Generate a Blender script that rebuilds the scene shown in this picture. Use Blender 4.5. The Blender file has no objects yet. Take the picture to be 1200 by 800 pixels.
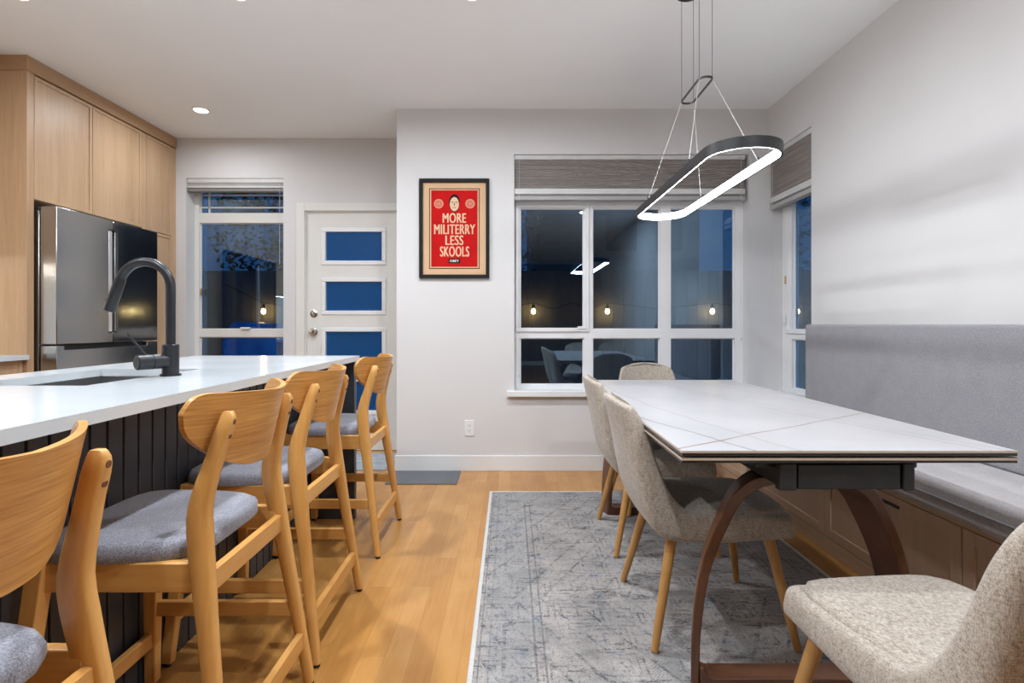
import bpy, bmesh, math, random
from mathutils import Vector, Matrix
random.seed(7)
PI = math.pi
S = bpy.context.scene
COL = S.collection

# ------------------------------------------------------------------ camera, world, exposure
cd = bpy.data.cameras.new('camera'); cam = bpy.data.objects.new('camera', cd); COL.objects.link(cam)
cam.location = (0, 0, 1.10); cam.rotation_euler = (PI/2, 0, 0)
cd.sensor_width = 36; cd.lens = 620/1200*36; cd.shift_x = 2/1200; cd.shift_y = -20/1200
cd.clip_start = 0.02; cd.clip_end = 100
S.camera = cam
S.view_settings.view_transform = 'Standard'; S.view_settings.look = 'None'
S.view_settings.exposure = 0.12; S.view_settings.gamma = 1.0; S.view_settings.use_curve_mapping = False
DOWN_W = 24.5      # watts of each ceiling downlight
LED = 29.0         # radiance of the pendant diffuser
w = bpy.data.worlds.new('dusk'); S.world = w; w.use_nodes = True
nt = w.node_tree; bg = nt.nodes['Background']
tc = nt.nodes.new('ShaderNodeTexCoord'); sp = nt.nodes.new('ShaderNodeSeparateXYZ'); cr = nt.nodes.new('ShaderNodeValToRGB')
nt.links.new(tc.outputs['Generated'], sp.inputs[0]); nt.links.new(sp.outputs[2], cr.inputs[0]); nt.links.new(cr.outputs[0], bg.inputs[0])
cr.color_ramp.elements[0].position = 0.0; cr.color_ramp.elements[0].color = (.010, .042, .095, 1)
cr.color_ramp.elements[1].position = 0.6; cr.color_ramp.elements[1].color = (.010, .040, .105, 1)
bg.inputs[1].default_value = 1.6

def area_down(parent, x, y, z, r, watts, col=(.86, .92, 1), spread=174, name='downlight_bulb'):
    ld = bpy.data.lights.new(name, 'AREA'); ld.shape = 'DISK'; ld.size = 2*r; ld.energy = watts; ld.color = col
    ld.spread = math.radians(spread)
    o = bpy.data.objects.new(name, ld); COL.objects.link(o); o.parent = parent; o.location = (x, y, z)
    return o

# ------------------------------------------------------------------ mesh helper
class M:
    def __init__(s): s.v = []; s.f = []
    def add(s, vs, fs):
        n = len(s.v); s.v += [tuple(p) for p in vs]; s.f += [[i+n for i in q] for q in fs]; return s
    def box(s, x0, x1, y0, y1, z0, z1):
        return s.add([(x0,y0,z0),(x1,y0,z0),(x1,y1,z0),(x0,y1,z0),(x0,y0,z1),(x1,y0,z1),(x1,y1,z1),(x0,y1,z1)],
                     [(0,3,2,1),(4,5,6,7),(0,1,5,4),(1,2,6,5),(2,3,7,6),(3,0,4,7)])
    def prism(s, poly, axis, a0, a1):
        n = len(poly)
        def P(p, a):
            return (a, p[0], p[1]) if axis == 'x' else (p[0], a, p[1]) if axis == 'y' else (p[0], p[1], a)
        return s.add([P(p, a0) for p in poly]+[P(p, a1) for p in poly],
                     [list(range(n))[::-1], list(range(n, 2*n))]+[(i, (i+1) % n, (i+1) % n+n, i+n) for i in range(n)])
    def loops(s, L, closed=False, cap=True):
        n = len(L[0]); vs = [p for l in L for p in l]; fs = []
        m = len(L)
        for k in range(m if closed else m-1):
            a, b = k*n, ((k+1) % m)*n
            for i in range(n): fs.append((a+i, a+(i+1) % n, b+(i+1) % n, b+i))
        if not closed and cap: fs += [list(range(n))[::-1], [(m-1)*n+i for i in range(n)]]
        return s.add(vs, fs)
    def lathe(s, prof, c=(0,0,0), n=24, axis=None):
        q = Vector(axis or (0,0,1)).normalized().to_track_quat('Z', 'Y')
        L = []
        for r, z in prof:
            L.append([tuple(Vector(c)+q @ Vector((max(r,1e-4)*math.cos(2*PI*i/n), max(r,1e-4)*math.sin(2*PI*i/n), z))) for i in range(n)])
        return s.loops(L)
    def tube(s, pts, r, n=12, closed=False):
        pts = [Vector(p) for p in pts]; L = []; m = len(pts); up = None
        for k, p in enumerate(pts):
            if closed: t = (pts[(k+1) % m]-pts[k-1])
            else: t = pts[min(k+1, m-1)]-pts[max(k-1, 0)]
            t.normalize()
            if up is None:
                up = Vector((0,0,1)) if abs(t.z) < .9 else Vector((1,0,0))
            a = t.cross(up).normalized(); b = a.cross(t).normalized(); up = b
            rr = r[k] if isinstance(r, (list, tuple)) else r
            L.append([tuple(p+a*rr*math.cos(2*PI*i/n)+b*rr*math.sin(2*PI*i/n)) for i in range(n)])
        return s.loops(L, closed=closed)
    def beam(s, p0, p1, w0, h0, w1=None, h1=None, up=(0,0,1)):
        # rectangular bar between two points; w across, h along 'up'
        p0, p1 = Vector(p0), Vector(p1); t = (p1-p0).normalized(); a = t.cross(Vector(up)).normalized(); b = a.cross(t).normalized()
        w1 = w0 if w1 is None else w1; h1 = h0 if h1 is None else h1
        L = []
        for p, w_, h_ in ((p0, w0, h0), (p1, w1, h1)):
            L.append([tuple(p+a*w_/2*i+b*h_/2*j) for i, j in ((-1,-1),(1,-1),(1,1),(-1,1))])
        return s.loops(L)
    def xf(s, mat): s.v = [tuple(mat @ Vector(p)) for p in s.v]; return s

def build(name, m, mat, parent=None, bevel=0, seg=2, smooth=40, sub=0, loc=None, rotz=None, label=None):
    me = bpy.data.meshes.new(name); me.from_pydata(m.v, [], m.f)
    bm = bmesh.new(); bm.from_mesh(me); bmesh.ops.recalc_face_normals(bm, faces=bm.faces); bm.to_mesh(me); bm.free()
    me.materials.append(mat)
    if smooth:
        for p in me.polygons: p.use_smooth = True
        me.set_sharp_from_angle(angle=math.radians(180 if sub else smooth))
    o = bpy.data.objects.new(name, me); COL.objects.link(o)
    if parent: o.parent = parent
    if loc: o.location = loc
    if rotz is not None: o.rotation_euler = (0,0,rotz)
    if bevel:
        b = o.modifiers.new('bevel', 'BEVEL'); b.width = bevel; b.segments = seg; b.limit_method = 'ANGLE'; b.angle_limit = math.radians(35)
        b.harden_normals = False
    if sub:
        b = o.modifiers.new('sub', 'SUBSURF'); b.levels = sub; b.render_levels = sub
    if label: o['label'] = label
    return o
def tag(o, label=None, cat=None, group=None, kind=None):
    for k, v in (('label', label), ('category', cat), ('group', group), ('kind', kind)):
        if v: o[k] = v
    return o
def thing(name, label, cat, loc=(0,0,0), rotz=0, group=None):
    o = bpy.data.objects.new(name, None); COL.objects.link(o); o.location = loc; o.rotation_euler = (0,0,rotz)
    o.empty_display_size = .1
    return tag(o, label, cat, group)
def struct(name, m, mat, parent=None, **k):
    o = build(name, m, mat, parent, **k)
    if parent is None: o['kind'] = 'structure'
    return o
def copy_tree(o, parent=None):
    c = o.copy(); COL.objects.link(c); c.parent = parent
    for ch in [x for x in bpy.data.objects if x.parent == o]: copy_tree(ch, c)
    return c

# ------------------------------------------------------------------ materials
class NT:
    def __init__(s, name):
        s.m = bpy.data.materials.new(name); s.m.use_nodes = True; s.t = s.m.node_tree; s.b = s.t.nodes['Principled BSDF']
        s.out = s.t.nodes['Material Output']
    def n(s, kind, **k):
        x = s.t.nodes.new('ShaderNode'+kind)
        for a, v in k.items():
            if a.startswith('i_'): x.inputs[a[2:].replace('_', ' ')].default_value = v
            else: setattr(x, a, v)
        return x
    def l(s, a, b): s.t.links.new(a, b)
    def val(s, x, i, v):
        if hasattr(v, 'links') or isinstance(v, bpy.types.NodeSocket): s.l(v, x.inputs[i])
        else: x.inputs[i].default_value = v
    def math(s, op, a, b=0.0, c=None, clamp=False):
        x = s.n('Math', operation=op, use_clamp=clamp); s.val(x, 0, a); s.val(x, 1, b)
        if c is not None: s.val(x, 2, c)
        return x.outputs[0]
    def ramp(s, fac, stops):
        x = s.n('ValToRGB'); e = x.color_ramp.elements
        while len(e) < len(stops): e.new(.5)
        for q, (p, c) in zip(e, stops): q.position = p; q.color = (*c, 1) if len(c) == 3 else c
        s.l(fac, x.inputs[0]); return x.outputs[0]
    def mix(s, fac, a, b, mode='MIX'):
        x = s.n('Mix', data_type='RGBA', blend_type=mode); s.val(x, 0, fac)
        for i, v in ((6, a), (7, b)):
            if isinstance(v, bpy.types.NodeSocket): s.l(v, x.inputs[i])
            else: x.inputs[i].default_value = (*v, 1)
        return x.outputs[2]
    def coord(s, scale=(1,1,1), kind='Object', rnd=False, rot=(0,0,0)):
        t = s.n('TexCoord'); mp = s.n('Mapping'); mp.inputs['Scale'].default_value = scale; mp.inputs['Rotation'].default_value = rot
        s.l(t.outputs[kind], mp.inputs[0])
        if rnd:
            oi = s.n('ObjectInfo'); ml = s.math('MULTIPLY', oi.outputs['Random'], 37.0); s.l(ml, mp.inputs['Location'])
        return mp.outputs[0]
    def noise(s, vec, scale, detail=3, rough=.5, dist=0):
        x = s.n('TexNoise'); s.l(vec, x.inputs['Vector']); x.inputs['Scale'].default_value = scale
        x.inputs['Detail'].default_value = detail; x.inputs['Roughness'].default_value = rough; x.inputs['Distortion'].default_value = dist
        return x.outputs[0]
    def bump(s, h, strength=.3, dist=.002):
        x = s.n('Bump'); x.inputs['Strength'].default_value = strength; x.inputs['Distance'].default_value = dist
        s.l(h, x.inputs['Height']); s.l(x.outputs[0], s.b.inputs['Normal'])
    def base(s, c, rough=.5, metal=0, spec=None):
        if isinstance(c, bpy.types.NodeSocket): s.l(c, s.b.inputs['Base Color'])
        else: s.b.inputs['Base Color'].default_value = (*c, 1)
        if isinstance(rough, bpy.types.NodeSocket): s.l(rough, s.b.inputs['Roughness'])
        else: s.b.inputs['Roughness'].default_value = rough
        s.b.inputs['Metallic'].default_value = metal
        if spec is not None: s.b.inputs['Specular IOR Level'].default_value = spec
        return s.m

def plain(name, c, rough=.5, metal=0, var=.04, nscale=8, spec=None, bump=0, bscale=60):
    t = NT(name); v = t.coord()
    f = t.noise(v, nscale, 2)
    c0 = tuple(max(0, x*(1-var)) for x in c); c1 = tuple(min(1, x*(1+var)) for x in c)
    m = t.base(t.ramp(f, [(.35, c0), (.65, c1)]), rough, metal, spec)
    if bump: t.bump(t.noise(v, bscale, 3), bump, .001)
    return m
def wood(name, dark, light, axis='z', rough=.4, scale=9, stretch=14, contrast=(.3, .7), bump=.05, fine=.35, spec=None):
    t = NT(name); sc = [1/stretch if c in axis else 1.0 for c in 'xyz']
    v = t.coord(tuple(sc), rnd=True)
    a = t.noise(v, scale, 3, .55, .25); b = t.noise(v, scale*9, 4, .6)
    f = t.math('ADD', t.math('MULTIPLY', a, 1-fine), t.math('MULTIPLY', b, fine))
    m = t.base(t.ramp(f, [(contrast[0], dark), (contrast[1], light)]), rough, 0, spec)
    if bump: t.bump(b, bump, .0006)
    return m
def fabric(name, dark, light, scale=260, rough=.95, bump=.5, blotch=.15, aniso=(1, 1, 1), contrast=(.35, .65)):
    t = NT(name); v = t.coord(aniso)
    a = t.noise(v, scale, 2, .7); b = t.noise(t.coord((1, 1, 1)), 14, 3)
    f = t.math('ADD', t.math('MULTIPLY', a, 1-blotch), t.math('MULTIPLY', b, blotch))
    m = t.base(t.ramp(f, [(contrast[0], dark), (contrast[1], light)]), rough, 0, .2)
    t.b.inputs['Sheen Weight'].default_value = .25; t.b.inputs['Sheen Roughness'].default_value = .5
    t.bump(a, bump, .0012)
    return m
def emit(name, c, s):
    t = NT(name); t.base(c, .5); t.b.inputs['Emission Color'].default_value = (*c, 1); t.b.inputs['Emission Strength'].default_value = s
    return t.m

wall_m = plain('wall_paint', (.68, .665, .655), .85, var=.012, nscale=2, bump=.05, bscale=180)
ceil_m = plain('ceiling_paint', (.88, .89, .89), .9, var=.01, nscale=2)
trim_m = plain('white_trim', (.78, .78, .775), .42, var=.01)
entry_m = plain('cream_door_paint', (.73, .715, .67), .45, var=.01)
vinyl_m = plain('white_vinyl', (.8, .8, .8), .35, var=.01)
black_m = plain('black_metal', (.012, .012, .013), .45, var=.1)
blackplastic_m = plain('black_plastic', (.012, .012, .013), .55, var=.1)
graphite_m = plain('graphite_faucet', (.022, .023, .026), .34, metal=.3, var=.05)
steel_m = plain('brushed_steel', (.55, .55, .55), .28, metal=1, var=.04)
chrome_m = plain('satin_nickel', (.6, .58, .55), .22, metal=1, var=.02)
brass_m = plain('brass_hinge', (.6, .42, .2), .35, metal=.8)
cab_m = wood('oak_cabinet', (.44, .275, .15), (.62, .415, .25), 'z', .42, 7, 16, (.3, .7), .03)
cabh_m = wood('oak_cabinet_horizontal', (.40, .24, .125), (.50, .31, .17), 'y', .42, 7, 16, (.3, .7), .03)
bench_m = wood('walnut_oak_bench', (.62, .42, .28), (.76, .55, .38), 'z', .42, 7, 14, (.3, .7), .03)
benchh_m = wood('walnut_oak_bench_horizontal', (.60, .41, .27), (.74, .54, .37), 'y', .42, 7, 14, (.3, .7), .03)
stool_m = wood('honey_oak', (.55, .255, .062), (.80, .44, .135), 'z', .33, 10, 10, (.3, .72), .04, .3)
stooly_m = wood('honey_oak_crosswise', (.55, .255, .062), (.80, .44, .135), 'y', .33, 10, 10, (.3, .72), .04, .3)
stoolx_m = wood('honey_oak_lengthwise', (.50, .23, .055), (.75, .41, .125), 'x', .33, 10, 10, (.3, .72), .04, .3)
back_m = wood('oak_veneer', (.45, .19, .04), (.74, .385, .115), 'xy', .33, 24, 26, (.34, .66), .12, .7)
leg_m = wood('amber_oak_leg', (.36, .17, .045), (.58, .31, .10), 'z', .35, 12, 9, (.3, .7), .03)
walnut_m = wood('walnut', (.06, .024, .012), (.17, .068, .03), 'z', .32, 9, 9, (.3, .7), .03)
walnutx_m = wood('walnut_lengthwise', (.06, .024, .012), (.17, .068, .03), 'x', .32, 9, 9, (.3, .7), .03)
padgrey_m = fabric('grey_seat_fabric', (.15, .15, .18), (.36, .365, .41), 300, blotch=.1)
def tweed():
    t = NT('beige_tweed')
    a = t.noise(t.coord((1, 1, .22)), 640, 2, .6); b = t.noise(t.coord((.22, .22, 1)), 640, 2, .6); c = t.noise(t.coord((1, 1, .5)), 70, 3)
    f = t.math('ADD', t.math('MULTIPLY', t.math('ADD', a, b), .42), t.math('MULTIPLY', c, .16))
    m = t.base(t.ramp(f, [(.36, (.17, .13, .095)), (.48, (.37, .315, .255)), (.62, (.56, .505, .435))]), .95, 0, .2)
    t.b.inputs['Sheen Weight'].default_value = .3
    t.bump(f, .7, .0015); return m
tweed_m = tweed()
bseat_m = fabric('grey_bench_fabric', (.21, .205, .22), (.36, .35, .365), 240, bump=.4, blotch=.12)
bseat2_m = fabric('pale_bench_seat_fabric', (.42, .39, .39), (.60, .565, .565), 200, bump=.4, blotch=.2)
charcoal_m = plain('charcoal_panel', (.040, .043, .052), .42, var=.08)
gasket_m = plain('dark_gasket', (.02, .02, .02), .7)
mat_m = fabric('dark_grey_mat', (.085, .09, .105), (.14, .15, .17), 300, bump=.3)
mat2_m = fabric('pale_blue_grey_mat', (.22, .25, .28), (.46, .50, .53), 40, bump=.3, blotch=.6, aniso=(1, 3, 1))
led_m = emit('led_diffuser', (.93, .965, 1), LED)
lens_m = emit('downlight_lens', (1, .95, .87), 12)

def counter_mat():
    t = NT('white_quartz'); v = t.coord()
    c = t.ramp(t.noise(v, 3, 4), [(.35, (.54, .58, .60)), (.65, (.60, .64, .66))])
    return t.base(c, .16)
quartz_m = counter_mat()

def glass_mat(name, tint=(.70, .84, .95)):
    t = NT(name); t.t.nodes.remove(t.b)
    g = t.n('BsdfGlossy'); g.inputs['Roughness'].default_value = .0; g.inputs['Color'].default_value = (.62, .82, 1, 1)
    tr = t.n('BsdfTransparent'); tr.inputs['Color'].default_value = (*tint, 1)
    lw = t.n('LayerWeight'); lw.inputs['Blend'].default_value = .5
    f = t.math('MULTIPLY_ADD', t.math('POWER', lw.outputs['Facing'], 5), .85, .15)
    mx = t.n('MixShader'); t.l(f, mx.inputs[0]); t.l(tr.outputs[0], mx.inputs[1]); t.l(g.outputs[0], mx.inputs[2])
    t.l(mx.outputs[0], t.out.inputs[0]); return t.m
glass_m = glass_mat('window_glass')
def frosted():
    t = NT('frosted_glass'); t.t.nodes.remove(t.b)
    tl = t.n('BsdfTranslucent'); tl.inputs['Color'].default_value = (.36, .62, .92, 1)
    df = t.n('BsdfDiffuse'); df.inputs['Color'].default_value = (.0, .026, .06, 1)  # blue dusk light put into the glass colour
    g = t.n('BsdfGlossy'); g.inputs['Roughness'].default_value = .35; g.inputs['Color'].default_value = (.5, .7, 1, 1)
    a = t.n('AddShader'); t.l(tl.outputs[0], a.inputs[0]); t.l(df.outputs[0], a.inputs[1])
    mx = t.n('MixShader'); mx.inputs[0].default_value = .02; t.l(a.outputs[0], mx.inputs[1]); t.l(g.outputs[0], mx.inputs[2])
    t.l(mx.outputs[0], t.out.inputs[0]); return t.m
frost_m = frosted()

def floor_mat():
    t = NT('maple_floor'); v = t.coord((1,1,1), rot=(0, 0, PI/2))
    b = t.n('TexBrick'); t.l(v, b.inputs['Vector']); b.offset = .37; b.offset_frequency = 2
    b.inputs['Color1'].default_value = (0,0,0,1); b.inputs['Color2'].default_value = (1,1,1,1); b.inputs['Mortar'].default_value = (.5,.5,.5,1)
    b.inputs['Scale'].default_value = 1; b.inputs['Mortar Size'].default_value = .0005; b.inputs['Brick Width'].default_value = .74
    b.inputs['Row Height'].default_value = .083; b.inputs['Bias'].default_value = 0
    g = t.noise(t.coord((9, .7, 1)), 7, 4, .6, .4); bl = t.noise(t.coord(), 5.5, 3)
    f = t.math('ADD', t.math('MULTIPLY', b.outputs[0], .24), t.math('ADD', t.math('MULTIPLY', g, .42), t.math('MULTIPLY', bl, .4)))
    c = t.ramp(f, [(.2, (.37, .16, .036)), (.52, (.47, .225, .058)), (.85, (.56, .305, .10))])
    c = t.mix(t.math('MULTIPLY', b.outputs[1], .55), c, (.25, .13, .05))
    m = t.base(c, .27)
    t.bump(t.math('SUBTRACT', t.math('MULTIPLY', g, .15), b.outputs[1]), .12, .0006)
    return m
floor_m = floor_mat()

def table_mat():
    # sintered stone with fine crossing veins; the coordinates are metres on the table top
    t = NT('veined_stone'); tc_ = t.n('TexCoord'); s_ = t.n('SeparateXYZ'); t.l(tc_.outputs['Object'], s_.inputs[0])
    X, Y = s_.outputs[0], s_.outputs[1]
    v = t.coord()
    wob = t.math('MULTIPLY', t.math('SUBTRACT', t.noise(v, 4, 3), .5), .035)
    fade = t.noise(v, 6, 2)
    def quad(p):
        (t0, a0), (t1, a1), (t2, a2) = p
        c2 = ((a2-a0)/(t2-t0)-(a1-a0)/(t1-t0))/(t2-t1); b = (a1-a0)/(t1-t0)-c2*(t0+t1); a = a0-b*t0-c2*t0*t0
        return a, b, c2
    OX, OY = .9145, 2.3335
    def vein(p, wd, swap=False):
        p = [((q[0]-(OX if swap else OY)), q[1]-(OY if swap else OX)) for q in p]
        a, b, c = quad(p); u, w_ = (X, Y) if swap else (Y, X)
        e = t.math('ADD', t.math('MULTIPLY', t.math('MULTIPLY_ADD', u, c, b), u), a)
        d = t.math('ABSOLUTE', t.math('ADD', t.math('SUBTRACT', w_, e), wob))
        return t.math('SUBTRACT', 1, t.math('DIVIDE', d, wd), clamp=True)
    grey = [([(3.243,.834),(1.916,1.119),(1.415,1.299)], .0040), ([(3.243,.87),(2.2,1.09),(1.415,1.345)], .003),
            ([(2.908,.525),(1.673,.707),(1.444,.773)], .0032), ([(3.1,1.12),(2.7,1.2),(2.2,1.34)], .0032)]
    c = t.ramp(t.noise(v, 2.5, 4), [(.35, (.47, .46, .465)), (.65, (.54, .525, .53))])
    for p, wd in grey:
        c = t.mix(t.math('MULTIPLY', vein(p, wd), .85), c, (.20, .175, .165))
    c = t.mix(t.math('MULTIPLY', vein([(1.934,.474),(1.55,.6175),(1.434,.657)], .0055), 1.0), c, (.13, .095, .07))
    c = t.mix(t.math('MULTIPLY', vein([(.477,1.464),(.9,1.735),(1.318,2.008)], .0065, True), t.math('MULTIPLY', fade, 1.9, clamp=True)), c, (.20, .095, .04))
    return t.base(c, .34)
stone_m = table_mat()

def rug_mat():
    # washed-out oriental rug: pale ground, broken bands, worn blue-grey motifs
    t = NT('faded_rug'); tc_ = t.n('TexCoord'); s_ = t.n('SeparateXYZ'); t.l(tc_.outputs['Object'], s_.inputs[0])
    X, Y = s_.outputs[0], s_.outputs[1]; HX, HY = .757, 1.35
    ex = t.math('SUBTRACT', HX, t.math('ABSOLUTE', X)); ey = t.math('SUBTRACT', HY, t.math('ABSOLUTE', Y))
    e = t.math('MINIMUM', ex, ey)
    v = t.coord()
    n1 = t.noise(v, 5, 4, .6, .3); n2 = t.noise(t.coord((1, 3.5, 1)), 26, 4, .7, .6); n3 = t.noise(t.coord((1, 1.6, 1)), 60, 4, .75, .3)
    n4 = t.noise(t.coord((1, 12, 1)), 40, 3, .7)
    base = t.ramp(n1, [(.3, (.24, .235, .23)), (.5, (.36, .33, .305)), (.68, (.44, .40, .365))])
    base = t.mix(t.math('MULTIPLY', t.ramp(n4, [(.4, (0,0,0)), (.7, (1,1,1))]), .25), base, (.50, .50, .49))
    # mirrored motifs
    vo = t.n('TexVoronoi', feature='DISTANCE_TO_EDGE'); cb = t.n('CombineXYZ')
    t.l(t.math('ABSOLUTE', X), cb.inputs[0]); t.l(t.math('PINGPONG', Y, .34), cb.inputs[1])
    t.l(cb.outputs[0], vo.inputs['Vector']); vo.inputs['Scale'].default_value = 17
    vo.feature = 'F1'; vo.distance = 'CHEBYCHEV'; vo.inputs['Scale'].default_value = 8.5
    rings = t.math('SINE', t.math('MULTIPLY', vo.outputs['Distance'], 30))
    edges = t.ramp(rings, [(.45, (0,0,0)), (.7, (1,1,1))])
    vo2 = t.n('TexVoronoi', feature='F1', distance='MANHATTAN'); t.l(cb.outputs[0], vo2.inputs['Vector']); vo2.inputs['Scale'].default_value = 24
    edges2 = t.ramp(t.math('SINE', t.math('MULTIPLY', vo2.outputs['Distance'], 22)), [(.5, (0,0,0)), (.75, (1,1,1))])
    # nested diamonds about the middle
    dia = t.math('ADD', t.math('MULTIPLY', t.math('ABSOLUTE', X), 1.7), t.math('ABSOLUTE', Y))
    dr = t.math('LESS_THAN', t.math('ABSOLUTE', t.math('SUBTRACT', t.math('PINGPONG', dia, .19), .095)), .011)
    worn = t.ramp(t.noise(t.coord((1.2, 3, 1)), 7, 5, .75, .5), [(.43, (0,0,0)), (.57, (1,1,1))])
    worn2 = t.ramp(n2, [(.48, (0,0,0)), (.62, (1,1,1))])
    grain = t.ramp(n3, [(.40, (0,0,0)), (.58, (1,1,1))])
    k = t.math('MAXIMUM', edges, t.math('MAXIMUM', t.math('MULTIPLY', edges2, .8), dr))
    weave = t.ramp(t.noise(t.coord((1, 3, 1)), 95, 3, .8), [(.40, (0,0,0)), (.56, (1,1,1))])
    k = t.math('MULTIPLY', t.math('MULTIPLY', k, weave), t.math('MAXIMUM', t.math('MAXIMUM', worn, .22), t.math('MULTIPLY', worn2, .7)))
    c = t.mix(t.math('MULTIPLY', k, .95), base, (.045, .05, .062))
    spots = t.math('MULTIPLY', t.math('MULTIPLY', worn, worn2), grain)
    c = t.mix(t.math('MULTIPLY', spots, .5), c, (.06, .065, .08))
    blue = t.ramp(t.noise(v, 9, 2, .5), [(.60, (0,0,0)), (.70, (1,1,1))])
    c = t.mix(t.math('MULTIPLY', t.math('MULTIPLY', blue, worn2), .8), c, (.10, .155, .27))
    # border bands
    def band(a, wd, s=1.0):
        return t.math('MULTIPLY', t.math('LESS_THAN', t.math('ABSOLUTE', t.math('SUBTRACT', e, a)), wd), s)
    lines = t.math('MAXIMUM', t.math('MAXIMUM', band(.028, .0025), band(.215, .004)), t.math('MAXIMUM', band(.245, .0035), band(.06, .003, .5)))
    lines = t.math('MULTIPLY', lines, t.math('ADD', t.math('MULTIPLY', grain, .6), .3))
    c = t.mix(t.math('MULTIPLY', lines, .85), c, (.10, .115, .135))
    inb = t.math('MULTIPLY', t.math('LESS_THAN', e, .20), t.math('GREATER_THAN', e, .05))
    c = t.mix(t.math('MULTIPLY', inb, t.math('MULTIPLY', n1, .45)), c, (.20, .225, .25))
    dash = t.ramp(t.noise(t.coord((3.2, 1, 1)), 60, 3, .7), [(.54, (0,0,0)), (.66, (1,1,1))])
    c = t.mix(t.math('MULTIPLY', dash, t.math('MULTIPLY', n1, .95)), c, (.10, .105, .115))
    m = t.base(c, .95, 0, .1); t.bump(n3, .4, .001); return m
rug_m = rug_mat()

# ------------------------------------------------------------------ dimensions
CEIL = 2.72; YB = 3.98; YE = 4.606; XR = 1.94; XL = -3.56; YR = -6.0; XC = -.855
# openings
BW = (.03, 1.797, .60, 2.38)       # big window in back wall x0 x1 z0 z1
LW = (-2.823, -1.976, .60, 2.373)  # entry-side window
DR = (-1.785, -.93, 0, 2.085)      # door opening
RW = (3.41, 3.98, .60, 2.38)       # right wall window y0 y1

struct('floor', M().box(XL-.2, XR+.2, YR-.2, YE+.2, -.10, 0), floor_m, smooth=0)
struct('ceiling', M().box(XL-.2, XR+.2, YR-.2, YE+.2, CEIL, CEIL+.12), ceil_m, smooth=0)
def wall_with_holes(name, along, a0, a1, y0, y1, holes, mat):
    """along 'x' or 'y'; holes (a0,a1,z0,z1) sorted"""
    m = M()
    def bx(p0, p1, z0, z1):
        if p1-p0 < 1e-4 or z1-z0 < 1e-4: return
        if along == 'x': m.box(p0, p1, y0, y1, z0, z1)
        else: m.box(y0, y1, p0, p1, z0, z1)
    c = a0
    for h in holes:
        bx(c, h[0], 0, CEIL); bx(h[0], h[1], 0, h[2]); bx(h[0], h[1], h[3], CEIL); c = h[1]
    bx(c, a1, 0, CEIL)
    return struct(name, m, mat, smooth=0)
wall_with_holes('wall_back', 'x', XC, XR+.2, YB, YB+.18, [BW], wall_m)
struct('wall_return', M().box(XC, XC+.18, YB+.18, YE, 0, CEIL), wall_m, smooth=0)
wall_with_holes('wall_entry', 'x', XL-.2, XC+.18, YE, YE+.18, [LW, DR], wall_m)
wall_with_holes('wall_right', 'y', YR, YB, XR, XR+.18, [(RW[0], RW[1], RW[2], RW[3])], wall_m)
struct('wall_left', M().box(XL-.2, XL, YR, YE, 0, CEIL), wall_m, smooth=0)
struct('wall_rear', M().box(XL-.2, XR+.2, YR-.2, YR, 0, CEIL), plain('rear_dimness_tone', (.10, .12, .14), .8), smooth=0)  # dimness of the unlit room end put into the wall colour
struct('baseboard_back', M().box(XC-.013, 1.50, YB-.013, YB, 0, .116), trim_m, bevel=.003)
struct('baseboard_entry', M().box(-1.90, -1.87, YE-.013, YE, 0, .116).box(-2.9, -1.90, YE-.013, YE, 0, .116), trim_m, bevel=.002)
struct('baseboard_return', M().box(XC-.013, XC, YB, YE-.02, 0, .116), trim_m, bevel=.003)
struct('baseboard_right', M().box(XR-.013, XR, YR, 1.35, 0, .116), trim_m, bevel=.003)
struct('baseboard_rear', M().box(XL, XR-.02, YR, YR+.013, 0, .116), trim_m, bevel=.003)
struct('trim_1', M().box(DR[0]-.075, DR[0], YE-.018, YE, 0, DR[3]+.07).box(DR[1], DR[1]+.05, YE-.018, YE, 0, DR[3]+.07)
       .box(DR[0], DR[1], YE-.018, YE, DR[3], DR[3]+.07), entry_m, bevel=.003)

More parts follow.
